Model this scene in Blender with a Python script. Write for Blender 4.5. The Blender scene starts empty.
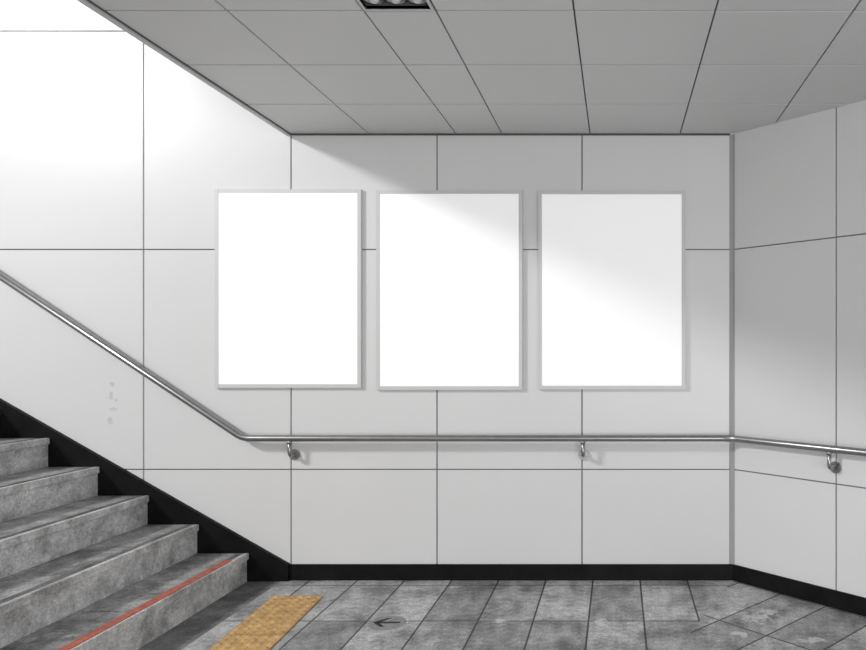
import bpy, bmesh, math, random
from mathutils import Vector, Matrix
random.seed(3)
S=0.0065; F=727.0; D=F*S; EYE=230*S
sc=bpy.context.scene
sc.view_settings.view_transform='Standard'
def P(x,y,dp=F):
    Y=dp*S
    return Vector(((x-618)/F*Y, Y, EYE-(y-350)/F*Y))
def XW(x): return (x-618)*S
def ZW(y): return (580-y)*S

# ---------- materials ----------
def newmat(name):
    m=bpy.data.materials.new(name); m.use_nodes=True
    nt=m.node_tree; b=nt.nodes['Principled BSDF']
    return m,nt,b
def simple(name,col,rough=0.5,metal=0.0,noise=0.0,nscale=5.0,bump=0.0,bscale=200,spec=0.5,emit=0.0):
    m,nt,b=newmat(name)
    if isinstance(col,(int,float)): col=(col,col,col)
    b.inputs['Roughness'].default_value=rough; b.inputs['Metallic'].default_value=metal
    b.inputs['Specular IOR Level'].default_value=spec
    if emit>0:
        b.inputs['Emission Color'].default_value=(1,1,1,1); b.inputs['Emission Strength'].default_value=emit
    tc=nt.nodes.new('ShaderNodeTexCoord')
    n=nt.nodes.new('ShaderNodeTexNoise'); n.inputs['Scale'].default_value=nscale; n.inputs['Detail'].default_value=6
    nt.links.new(tc.outputs['Object'],n.inputs['Vector'])
    r=nt.nodes.new('ShaderNodeValToRGB')
    r.color_ramp.elements[0].position=0.3; r.color_ramp.elements[1].position=0.7
    r.color_ramp.elements[0].color=tuple(c*(1-noise) for c in col)+(1,)
    r.color_ramp.elements[1].color=tuple(min(1,c*(1+noise)) for c in col)+(1,)
    nt.links.new(n.outputs['Fac'],r.inputs['Fac']); nt.links.new(r.outputs['Color'],b.inputs['Base Color'])
    if bump>0:
        n2=nt.nodes.new('ShaderNodeTexNoise'); n2.inputs['Scale'].default_value=bscale; n2.inputs['Detail'].default_value=4
        nt.links.new(tc.outputs['Object'],n2.inputs['Vector'])
        bp=nt.nodes.new('ShaderNodeBump'); bp.inputs['Strength'].default_value=bump; bp.inputs['Distance'].default_value=0.01
        nt.links.new(n2.outputs['Fac'],bp.inputs['Height']); nt.links.new(bp.outputs['Normal'],b.inputs['Normal'])
    return m
M_panel=simple('wall_enamel_panel',0.69,rough=0.32,noise=0.02,nscale=0.8,spec=0.4)
M_joint=simple('joint_dark',0.09,rough=0.9,noise=0.2)
M_wjoint=simple('wall_joint_sealant',0.22,rough=0.9,noise=0.2)
M_ceil=simple('ceiling_metal_panel',0.60,rough=0.5,noise=0.02,nscale=1.0)
M_black=simple('black_base_stone',0.006,rough=0.5,noise=0.4,nscale=8,spec=0.15)
M_frame=simple('frame_aluminium',0.62,rough=0.45,noise=0.02)
M_paper=simple('poster_white_glow',0.93,rough=0.5,noise=0.0,emit=0.21)  # white sheet with a faint added glow to brighten it
M_steel=simple('brushed_steel',0.34,rough=0.32,metal=0.95,noise=0.08,nscale=20)
M_red=simple('red_anti_slip',(0.42,0.11,0.075),rough=0.8,noise=0.3,nscale=40)
M_trim=simple('edge_trim_metal',0.5,rough=0.4,noise=0.03)
M_ctrim=simple('corner_trim_metal',0.36,rough=0.7,noise=0.03,spec=0.1)
M_fixdark=simple('fixture_dark',0.10,rough=0.5,noise=0.1)
M_refl=simple('fixture_reflector',0.5,rough=0.3,metal=0.9,noise=0.02)
M_bulb=simple('bulb_glass',0.6,rough=0.3,noise=0.0)
M_arrow=simple('arrow_inlay_dark',0.02,rough=0.7,noise=0.3,nscale=60)
M_inlay=simple('arrow_plate_metal',0.26,rough=0.6,noise=0.3,nscale=50)
M_resid=simple('sticker_residue_grey',0.56,rough=0.8,noise=0.1,nscale=60)

def stone(name,dark,light,scale=6,speck=220,bump=0.5,grime=0.35,lo=0.36,hi=0.64,sp=0.4,gs=2.6):
    m,nt,b=newmat(name); N=nt.nodes; L=nt.links
    tc=N.new('ShaderNodeTexCoord')
    a=N.new('ShaderNodeTexNoise'); a.inputs['Scale'].default_value=scale; a.inputs['Detail'].default_value=12; a.inputs['Roughness'].default_value=0.8
    L.new(tc.outputs['Object'],a.inputs['Vector'])
    r=N.new('ShaderNodeValToRGB'); e=r.color_ramp.elements
    e[0].position=lo; e[0].color=(dark,)*3+(1,); e[1].position=hi; e[1].color=(light,)*3+(1,)
    L.new(a.outputs['Fac'],r.inputs['Fac'])
    s=N.new('ShaderNodeTexNoise'); s.inputs['Scale'].default_value=speck; s.inputs['Detail'].default_value=3
    L.new(tc.outputs['Object'],s.inputs['Vector'])
    mr=N.new('ShaderNodeMapRange'); mr.inputs['From Min'].default_value=0.3; mr.inputs['From Max'].default_value=0.7; mr.inputs['To Min'].default_value=1-sp; mr.inputs['To Max'].default_value=1+sp
    L.new(s.outputs['Fac'],mr.inputs['Value'])
    mx=N.new('ShaderNodeMix'); mx.data_type='RGBA'; mx.blend_type='MULTIPLY'; mx.inputs[0].default_value=1
    L.new(r.outputs['Color'],mx.inputs[6]); L.new(mr.outputs['Result'],mx.inputs[7])
    g=N.new('ShaderNodeTexNoise'); g.inputs['Scale'].default_value=gs; g.inputs['Detail'].default_value=9; g.inputs['Roughness'].default_value=0.7
    L.new(tc.outputs['Object'],g.inputs['Vector'])
    gm=N.new('ShaderNodeMapRange'); gm.inputs['From Min'].default_value=0.38; gm.inputs['From Max'].default_value=0.54; gm.inputs['To Min'].default_value=grime; gm.inputs['To Max'].default_value=1.1
    L.new(g.outputs['Fac'],gm.inputs['Value'])
    mg=N.new('ShaderNodeMix'); mg.data_type='RGBA'; mg.blend_type='MULTIPLY'; mg.inputs[0].default_value=1
    L.new(mx.outputs[2],mg.inputs[6]); L.new(gm.outputs['Result'],mg.inputs[7])
    L.new(mg.outputs[2],b.inputs['Base Color'])
    b.inputs['Roughness'].default_value=0.75
    bp=N.new('ShaderNodeBump'); bp.inputs['Strength'].default_value=bump; bp.inputs['Distance'].default_value=0.004
    L.new(s.outputs['Fac'],bp.inputs['Height']); L.new(bp.outputs['Normal'],b.inputs['Normal'])
    return m,nt,b,mg,tc
M_tread=stone('stair_tread_granite',0.17,0.42,scale=10,speck=90,grime=0.5,sp=0.3,gs=3.5)[0]
M_riser=stone('stair_riser_granite',0.34,0.64,scale=11,speck=90,grime=0.6,sp=0.25,gs=4)[0]
M_gutter=stone('floor_border_stone',0.10,0.24,scale=10,speck=100,grime=0.5,sp=0.3)[0]
M_yellow=simple('tactile_yellow',(0.55,0.34,0.14),rough=0.8,noise=0.3,nscale=18,bump=0.2)

# floor tiles
def floor_mat():
    m,nt,b,mx,tc=stone('floor_stone_tiles',0.20,0.52,scale=13,speck=80,bump=0.4,grime=0.5,sp=0.3,gs=3.2)
    N=nt.nodes; L=nt.links
    uv=N.new('ShaderNodeUVMap'); uv.uv_map='UVMap'
    br=N.new('ShaderNodeTexBrick'); br.offset=0.0; br.squash=1.0
    br.inputs['Scale'].default_value=1; br.inputs['Brick Width'].default_value=0.3055; br.inputs['Row Height'].default_value=0.61
    br.inputs['Mortar Size'].default_value=0.006; br.inputs['Mortar Smooth'].default_value=0.3
    br.inputs['Color1'].default_value=(0.68,0.68,0.68,1); br.inputs['Color2'].default_value=(1.25,1.25,1.25,1); br.inputs['Mortar'].default_value=(0.10,0.10,0.10,1)
    L.new(uv.outputs['UV'],br.inputs['Vector'])
    m2=N.new('ShaderNodeMix'); m2.data_type='RGBA'; m2.blend_type='MULTIPLY'; m2.inputs[0].default_value=1
    L.new(mx.outputs[2],m2.inputs[6]); L.new(br.outputs['Color'],m2.inputs[7])
    last=m2.outputs[2]
    nz=N.new('ShaderNodeTexNoise'); nz.inputs['Scale'].default_value=14; nz.inputs['Detail'].default_value=8; nz.inputs['Roughness'].default_value=0.75
    L.new(tc.outputs['Object'],nz.inputs['Vector'])
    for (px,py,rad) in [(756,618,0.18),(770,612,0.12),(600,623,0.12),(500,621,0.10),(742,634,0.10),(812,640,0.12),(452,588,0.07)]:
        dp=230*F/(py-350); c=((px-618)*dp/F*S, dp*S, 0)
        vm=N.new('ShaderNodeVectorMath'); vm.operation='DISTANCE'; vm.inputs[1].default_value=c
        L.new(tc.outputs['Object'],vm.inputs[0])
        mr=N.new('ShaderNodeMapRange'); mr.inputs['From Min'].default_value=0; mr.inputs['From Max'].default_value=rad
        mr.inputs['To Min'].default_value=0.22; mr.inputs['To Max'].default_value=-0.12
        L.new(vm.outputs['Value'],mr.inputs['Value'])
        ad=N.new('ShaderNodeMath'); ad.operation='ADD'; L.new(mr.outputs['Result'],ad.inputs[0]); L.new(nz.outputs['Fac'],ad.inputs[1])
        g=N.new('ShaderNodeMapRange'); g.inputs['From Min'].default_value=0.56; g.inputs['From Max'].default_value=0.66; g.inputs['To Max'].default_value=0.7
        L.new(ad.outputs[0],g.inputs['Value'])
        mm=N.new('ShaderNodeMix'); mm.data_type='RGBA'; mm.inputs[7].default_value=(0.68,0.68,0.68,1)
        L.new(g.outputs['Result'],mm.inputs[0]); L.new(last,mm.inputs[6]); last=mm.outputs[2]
    L.new(last,b.inputs['Base Color']); b.inputs['Roughness'].default_value=0.55
    return m
M_floor=floor_mat()

# ---------- mesh helpers ----------
def link(bm,name,mats,parent=None,smooth=False):
    bmesh.ops.recalc_face_normals(bm,faces=bm.faces)
    me=bpy.data.meshes.new(name); bm.to_mesh(me); bm.free()
    for m in mats: me.materials.append(m)
    if smooth:
        for p in me.polygons: p.use_smooth=True
    o=bpy.data.objects.new(name,me); sc.collection.objects.link(o)
    if parent: o.parent=parent
    return o
def empty(name):
    e=bpy.data.objects.new(name,None); sc.collection.objects.link(e); return e
def box(bm,x0,x1,y0,y1,z0,z1,mi=0,bev=0,xf=None):
    t=bmesh.new()
    v=[t.verts.new((x,y,z)) for x in (x0,x1) for y in (y0,y1) for z in (z0,z1)]
    for f in [(0,1,3,2),(4,6,7,5),(0,4,5,1),(2,3,7,6),(0,2,6,4),(1,5,7,3)]:
        t.faces.new([v[i] for i in f])
    bmesh.ops.recalc_face_normals(t,faces=t.faces)
    if bev>0: bmesh.ops.bevel(t,geom=t.edges[:],offset=bev,segments=2,affect='EDGES')
    merge(bm,t,mi,xf)
def merge(bm,t,mi=0,xf=None):
    mp={}
    for vv in t.verts:
        co=vv.co if xf is None else xf(vv.co)
        mp[vv]=bm.verts.new(co)
    for f in t.faces:
        nf=bm.faces.new([mp[q] for q in f.verts]); nf.material_index=mi if mi is not None else f.material_index; nf.smooth=f.smooth
    t.free()
def prism_y(bm,pts,y0,y1,mi=0):
    a=[bm.verts.new((x,y0,z)) for x,z in pts]; b=[bm.verts.new((x,y1,z)) for x,z in pts]
    n=len(pts)
    fs=[bm.faces.new(a),bm.faces.new(b[::-1])]
    for i in range(n): fs.append(bm.faces.new([a[i],b[i],b[(i+1)%n],a[(i+1)%n]]))
    for f in fs: f.material_index=mi
def cut(bm,co,no):
    bmesh.ops.bisect_plane(bm,geom=bm.verts[:]+bm.edges[:]+bm.faces[:],plane_co=co,plane_no=no,clear_outer=True)
def fillet(pts,r,n=6):
    out=[pts[0]]
    for i in range(1,len(pts)-1):
        p=pts[i]; a=(pts[i-1]-p).normalized(); b=(pts[i+1]-p).normalized()
        half=a.angle(b)/2; d=min(r/math.tan(half),0.45*min((pts[i-1]-p).length,(pts[i+1]-p).length))
        p0=p+a*d; p1=p+b*d
        for k in range(n+1):
            t=k/n; out.append((1-t)**2*p0+2*t*(1-t)*p+t*t*p1)
    out.append(pts[-1]); return out
def tube(bm,pts,r,seg=20,mi=0):
    rings=[]; nrm=None
    for i,p in enumerate(pts):
        if i==0: t=pts[1]-p
        elif i==len(pts)-1: t=p-pts[i-1]
        else: t=(pts[i+1]-p).normalized()+(p-pts[i-1]).normalized()
        t.normalize()
        if nrm is None:
            nrm=t.cross(Vector((0,0,1)) if abs(t.z)<0.9 else Vector((1,0,0))).normalized()
        nrm=(nrm-t*nrm.dot(t)).normalized(); bn=t.cross(nrm)
        rings.append([bm.verts.new(p+r*(math.cos(2*math.pi*k/seg)*nrm+math.sin(2*math.pi*k/seg)*bn)) for k in range(seg)])
    for a,b in zip(rings,rings[1:]):
        for k in range(seg):
            f=bm.faces.new([a[k],a[(k+1)%seg],b[(k+1)%seg],b[k]]); f.smooth=True; f.material_index=mi
    for rg in (rings[0],rings[-1][::-1]):
        f=bm.faces.new(rg); f.material_index=mi

# ---------- walls ----------
CX=XW(733)
r2=math.sqrt(0.5)
def rw(co):  # right wall local: x=u along wall, y=depth behind face, z
    u,n,z=co
    return Vector((CX+u*r2+n*r2, D-u*r2+n*r2, z))
H=ZW(134)
G=0.0038
def panelwall(name,us,zs,xf=None):
    bm=bmesh.new()
    box(bm,us[0],us[-1],0.012,0.08,0,zs[-1],1,0,xf)
    for a,b in zip(us,us[1:]):
        for c,d in zip(zs,zs[1:]):
            box(bm,a+G,b-G,0.0,0.0125,c+G,d-G,0,0.0018,xf)
    return link(bm,name,[M_panel,M_wjoint])
us=[XW(x) for x in (-445,-298,-151,-4,143.5,291,437,582,730)]
zs=[ZW(y) for y in (566,469.5,249.5,31,-188,-407)]
panelwall('wall_back',us,zs,lambda c:Vector((c[0],c[1]+D,c[2])))
ur=[0.008]+[ (112+146*k)*S for k in range(0,5)]
panelwall('wall_right',ur,[ZW(566),ZW(469.5),ZW(249.5),H+0.2],rw)
bm=bmesh.new()
prism=[(XW(730)+0.001,D+0.012),(XW(730)+0.001,D-0.0005),(CX,D-0.0015),(CX+0.009,D-0.0095),(CX+0.02,D+0.012)]
lo_=[bm.verts.new((x,y,ZW(566))) for x,y in prism]; hi_=[bm.verts.new((x,y,H-0.002)) for x,y in prism]
bm.faces.new(lo_); bm.faces.new(hi_[::-1])
for i in range(5): bm.faces.new([lo_[i],hi_[i],hi_[(i+1)%5],lo_[(i+1)%5]])
link(bm,'trim_corner',[M_ctrim])
# faint sticker residue on the wall above the stairs
bm=bmesh.new()
for (x,y,w_,h_) in [(112,384,5,4),(111,396,3,7),(113,409,6,3),(110,421,4,6),(116,400,2,3)]:
    n=9; pts=[]
    for k in range(n):
        an=2*math.pi*k/n; rr=random.uniform(0.6,1.1)
        pts.append((XW(x)+math.cos(an)*w_*rr*S*0.7, ZW(y)+math.sin(an)*h_*rr*S*0.7))
    prism_y(bm,pts,D-0.0008,D)
link(bm,'sticker_residue',[M_resid])
# baseboards
bm=bmesh.new(); box(bm,XW(290),CX-0.002,D-0.012,D+0.01,0.0,ZW(564),0,0.002); link(bm,'baseboard_back',[M_black])
bm=bmesh.new(); box(bm,0.006,ur[-1],-0.012,0.01,0.0,ZW(564),0,0.002,rw); link(bm,'baseboard_right',[M_black])
SL=(562-397)/290
bm=bmesh.new()
xl=-445
prism_y(bm,[(XW(290),0.0),(XW(290),ZW(563)),(XW(286),ZW(561)),(XW(xl),ZW(562-SL*(290-xl))),(XW(xl),0.0)],D-0.03,D-0.001)
link(bm,'baseboard_stair',[M_black])

# ---------- floor ----------
bm=bmesh.new(); uvl=bm.loops.layers.uv.new('UVMap')
Y0=-1.5
xs0=XW(-445); xs1=XW(248)+3.2*S; xs2=XW(283)
def quad(pts,mi,mode):
    vs=[bm.verts.new((x,y,0)) for x,y in pts]; f=bm.faces.new(vs); f.material_index=mi
    for lp in f.loops:
        x,y,_=lp.vert.co
        if mode=='A': lp[uvl].uv=(x+0.1625+30.55, y-617*S+30.5)
        else:
            dx=x-CX; dy=y-D
            lp[uvl].uv=((dx-dy)*r2+30.55-0.06, (dx+dy)*r2+0.02+30.5)
kx=math.tan(math.radians(22.5))
mb=(CX-kx*(D-Y0),Y0)
quad([(xs0,Y0),(xs2,Y0),(xs2,D),(xs0,D)],1,'A')
quad([(xs2,Y0),mb,(CX,D),(xs2,D)],0,'A')
quad([mb,(CX+(D-Y0),Y0),(CX,D)],0,'B')
fl=link(bm,'floor',[M_floor,M_gutter])
for p in fl.data.polygons:
    if p.normal.z<0: p.flip()

# ---------- ceiling ----------
bm=bmesh.new()
cols=[291,369,456,502,590,680,768,856,944,1032,1120,1208,1296]
rowsd=[727-88*k for k in range(0,11)]
ye=rowsd[-1]*S
for i in range(len(cols)-1):
    for j in range(len(rowsd)-1):
        if i==2 and j in (3,8): continue
        box(bm,XW(cols[i])+0.0035,XW(cols[i+1])-0.0035,rowsd[j+1]*S+0.0055,rowsd[j]*S-0.0055,H,H+0.012,0,0.0015)
def backing(x0,x1,y0,y1): box(bm,x0,x1,y0,y1,H+0.012,H+0.25,1)
a,b_=XW(456),XW(502)
backing(XW(291),a,ye,D); backing(b_,XW(cols[-1]),ye,D)
backing(a,b_,rowsd[3]*S,D); backing(a,b_,rowsd[8]*S,rowsd[4]*S); backing(a,b_,ye,rowsd[9]*S)
cut(bm,(CX-0.001,D,0),(1,1,0))
link(bm,'ceiling',[M_ceil,M_joint])
bm=bmesh.new()
box(bm,XW(291)-0.03,XW(291)-0.002,ye,D-0.002,H-0.012,H+0.26,0,0.002)
box(bm,XW(291)-0.002,XW(291)+0.006,ye,D-0.002,H-0.005,H+0.26,1,0.001)
link(bm,'trim_ceiling_edge',[M_trim,M_joint])
bm=bmesh.new()
box(bm,XW(291)+.01,CX-0.02,D-0.012,D-0.001,H-0.010,H-0.001,0,0.001)
link(bm,'trim_ceiling_back',[M_joint])

# ---------- recessed lights ----------
for j in (3,8):
    e=empty('recessed_ceiling_light')
    y1=rowsd[j]*S-0.004; y0=rowsd[j+1]*S+0.004; x0=a+0.004; x1=b_-0.004
    bm=bmesh.new(); w=0.012
    for bx in [(x0,x0+w,y0,y1),(x1-w,x1,y0,y1),(x0+w,x1-w,y0,y0+w),(x0+w,x1-w,y1-w,y1)]:
        box(bm,*bx,H-0.004,H+0.015,0,0.001)
    link(bm,'frame',[M_trim],e)
    bm=bmesh.new()
    for bx in [(x0+w-.004,x0+w,y0+w,y1-w),(x1-w,x1-w+.004,y0+w,y1-w),(x0+w,x1-w,y0+w-.004,y0+w),(x0+w,x1-w,y1-w,y1-w+.004)]:
        box(bm,*bx,H,H+0.12,0)
    box(bm,x0+w,x1-w,y0+w,y1-w,H+0.115,H+0.12,0)
    link(bm,'housing',[M_fixdark],e)
    bm=bmesh.new()
    for k in range(6):
        yc=y1-w-0.045-(y1-y0-2*w-0.09)*k/5
        for q in range(3):
            xc_=x0+w+0.045+(x1-x0-2*w-0.09)*q/2
            t=bmesh.new(); bmesh.ops.create_cone(t,cap_ends=False,segments=24,radius1=0.042,radius2=0.018,depth=0.04)
            for f in t.faces: f.smooth=True
            merge(bm,t,0,lambda c:Vector((xc_+c.x,yc+c.y,H+0.04+c.z)))
            t=bmesh.new(); bmesh.ops.create_uvsphere(t,u_segments=16,v_segments=10,radius=0.024)
            for f in t.faces: f.smooth=True
            merge(bm,t,1,lambda c:Vector((xc_+c.x,yc+c.y,H+0.026+c.z)))
            t=bmesh.new(); bmesh.ops.create_cone(t,cap_ends=True,segments=16,radius1=0.014,radius2=0.014,depth=0.07)
            merge(bm,t,0,lambda c:Vector((xc_+c.x,yc+c.y,H+0.082+c.z)))
    link(bm,'bulbs',[M_refl,M_bulb],e)

# ---------- poster frames ----------
for (x0,y0,x1,y1) in [(214.5,189,361,388),(376,190,522.5,390),(538,190.5,685.5,389.5)]:
    e=empty('poster_frame'); dep=0.024; dp=F-dep/S
    A=P(x0,y0,dp); B=P(x1,y1,dp); w=0.025
    bm=bmesh.new()
    X0,X1,Z0,Z1=A.x,B.x,B.z,A.z
    for bx in [(X0,X0+w,Z0,Z1),(X1-w,X1,Z0,Z1),(X0+w,X1-w,Z0,Z0+w),(X0+w,X1-w,Z1-w,Z1)]:
        box(bm,bx[0],bx[1],D-dep,D-0.001,bx[2],bx[3],0,0.0015)
    link(bm,'frame',[M_frame],e)
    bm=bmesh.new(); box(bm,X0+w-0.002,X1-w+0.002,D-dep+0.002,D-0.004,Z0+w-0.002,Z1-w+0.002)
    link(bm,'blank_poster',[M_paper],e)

# ---------- handrail ----------
e=empty('handrail')
ro=12.0; dpr=F-ro
zr=P(0,438.3,dpr).z
off=ro*S
def rail_r(u,dz=0): return rw(Vector((u,-off,zr+dz)))
xc=(CX+D-off/r2)-dpr*S
corner=Vector((xc,dpr*S,zr))
pts=[P(-300,76,dpr),P(243,437.5,dpr),corner,rail_r(4.2)]
pts[1].z=zr
bm=bmesh.new(); tube(bm,fillet(pts,0.16,8),0.0215); link(bm,'rail_pipe',[M_steel],e)
def bracket(fn,name):
    bm=bmesh.new()
    p=[fn(0,-off,zr-0.018),fn(0,-off,zr-0.115),fn(0,-0.004,zr-0.115)]
    tube(bm,fillet(p,0.04,8),0.012,14)
    tube(bm,[fn(0,-0.012,zr-0.115),fn(0,0.0005,zr-0.115)],0.034,24)
    tube(bm,[fn(0,-off,zr-0.034),fn(0,-off,zr-0.016)],0.016,16)
    link(bm,name,[M_steel],e)
for i,x in enumerate((289.5,583)):
    X=P(x,440,dpr).x
    bracket(lambda u,n,z,X=X:Vector((X+u,D+n,z)),'bracket_%d'%(i+1))
for i,u0 in enumerate((112*S,(112+292)*S)):
    bracket(lambda u,n,z,u0=u0:rw(Vector((u0+u,n,z))),'bracket_%d'%(i+3))

# ---------- staircase ----------
e=empty('staircase')
run=49.4*S; rise=28.6*S; z1=ZW(553)+1.2*S
YS0=0.4; YS1=D-0.031
nst=12
bm=bmesh.new()
prof=[(xs1-0.012,0.0)]
for i in range(nst):
    zt=z1+i*rise-0.02
    prof.append((xs1-0.012-i*run,zt)); prof.append((xs1-0.012-(i+1)*run,zt))
prof.append((xs1-0.012-nst*run,0.0))
prism_y(bm,prof,YS0,YS1)
link(bm,'risers',[M_riser],e)
bm=bmesh.new()
for i in range(nst):
    zt=z1+i*rise; xr=xs1-i*run
    y=YS1; L=1.15
    first=0.55 if i%2 else 1.05
    while y>YS0+0.01:
        yn=max(YS0,y-first); first=L
        box(bm,xr-run-0.012,xr,yn+0.0015,y-0.0015,zt-0.042,zt,0,0.004)
        y=yn
    for k in range(3):
        box(bm,xr-0.040-0.014*k,xr-0.033-0.014*k,YS0+0.02,YS1-0.02,zt-0.002,zt+0.0015,1)
link(bm,'treads',[M_tread,M_gutter],e)
bm=bmesh.new()
for i in range(nst):
    zt=z1+i*rise; xr=xs1-i*run
    box(bm,xr-0.03,xr+0.002,YS0+0.005,YS1-0.002,zt-0.040,zt+0.001,0,0.003)
link(bm,'nosings',[M_riser],e)
bm=bmesh.new()
box(bm,xs1-0.064,xs1-0.014,YS0+0.1,696*S,z1-0.001,z1+0.004,0,0.001)
link(bm,'anti_slip_strip',[M_red],e)

# ---------- tactile paving ----------
bm=bmesh.new()
tx0=-321*S; tw=0.303; ty=677*S
ang=0.065
def trot(c):
    dx=c[0]-tx0; dy=c[1]-ty
    return Vector((tx0+dx*math.cos(ang)-dy*math.sin(ang), ty+dx*math.sin(ang)*0.3+dy*math.cos(ang), c[2]))
for k in range(8):
    yb=ty-(k+1)*tw
    box(bm,tx0+0.001,tx0+tw-0.001,yb+0.003,yb+tw-0.003,0.0005,0.008,0,0.002,trot)
    for i in range(6):
        for j in range(6):
            t=bmesh.new(); bmesh.ops.create_cone(t,cap_ends=True,segments=12,radius1=0.0165,radius2=0.010,depth=0.006)
            cx=tx0+tw*(i+0.5)/6; cy=yb+tw*(j+0.5)/6
            merge(bm,t,0,lambda c,cx=cx,cy=cy:trot((cx+c.x,cy+c.y,0.011+c.z)))
link(bm,'tactile_paving',[M_yellow])

# ---------- arrow inlay ----------
dp=230*F/(623-350); ac=Vector(((387-618)*dp/F*S,dp*S,0))
bm=bmesh.new()
t=bmesh.new(); bmesh.ops.create_cone(t,cap_ends=True,segments=40,radius1=0.105,radius2=0.103,depth=0.002)
merge(bm,t,0,lambda c:Vector((ac.x+c.x*0.95,ac.y+c.y,0.0016+c.z)))
def flat(pts):
    lo=[bm.verts.new((ac.x+x,ac.y+y,0.0024)) for x,y in pts]; hi=[bm.verts.new((ac.x+x,ac.y+y,0.004)) for x,y in pts]
    fs=[bm.faces.new(hi),bm.faces.new(lo[::-1])]
    n=len(pts)
    for i in range(n): fs.append(bm.faces.new([lo[i],lo[(i+1)%n],hi[(i+1)%n],hi[i]]))
    for f in fs: f.material_index=1
flat([(-0.055,-0.011),(0.07,-0.011),(0.07,0.011),(-0.055,0.011)])
flat([(-0.078,0),(-0.018,-0.062),(0.004,-0.062),(-0.046,0),(0.004,0.062),(-0.018,0.062)])
link(bm,'floor_arrow_marking',[M_inlay,M_arrow])

# ---------- lights ----------
ld=bpy.data.lights.new('stairwell_daylight','AREA'); ld.shape='RECTANGLE'; ld.size=1.2; ld.size_y=0.7; ld.energy=400
lo=bpy.data.objects.new('stairwell_daylight',ld); sc.collection.objects.link(lo)
EX=XW(291)
lo.location=(EX-5.2,-0.3,H+5.2*0.47)
tgt=Vector((0.9,D,0.9)); lo.rotation_euler=(tgt-lo.location).to_track_quat('-Z','Y').to_euler()
ld=bpy.data.lights.new('corridor_fill','AREA'); ld.shape='RECTANGLE'; ld.size=5; ld.size_y=1.5; ld.energy=160  # unseen fill lamp added behind the camera to lift ceiling and walls
lo=bpy.data.objects.new('corridor_fill',ld); sc.collection.objects.link(lo)
lo.location=(2.2,-3.2,0.9)
tgt=Vector((0.6,2.0,3.0)); lo.rotation_euler=(tgt-lo.location).to_track_quat('-Z','Y').to_euler()
w=bpy.data.worlds.new('World'); sc.world=w; w.use_nodes=True
nt=w.node_tree; bg=nt.nodes['Background']
bg.inputs[0].default_value=(1,1,1,1)
tc=nt.nodes.new('ShaderNodeTexCoord'); sp=nt.nodes.new('ShaderNodeSeparateXYZ')
nt.links.new(tc.outputs['Generated'],sp.inputs[0])
mr=nt.nodes.new('ShaderNodeMapRange'); mr.inputs['From Min'].default_value=0.15; mr.inputs['From Max'].default_value=0.8
mr.inputs['To Min'].default_value=0.78; mr.inputs['To Max'].default_value=0.28
nt.links.new(sp.outputs['Z'],mr.inputs['Value']); nt.links.new(mr.outputs['Result'],bg.inputs[1])

# ---------- camera ----------
cd=bpy.data.cameras.new('camera'); co=bpy.data.objects.new('camera',cd); sc.collection.objects.link(co)
cd.sensor_width=36; cd.lens=36*F/866
cd.shift_x=-185/866; cd.shift_y=25/866
co.location=(0,0,EYE); co.rotation_euler=(math.radians(90),0,0)
cd.clip_start=0.05
sc.camera=co
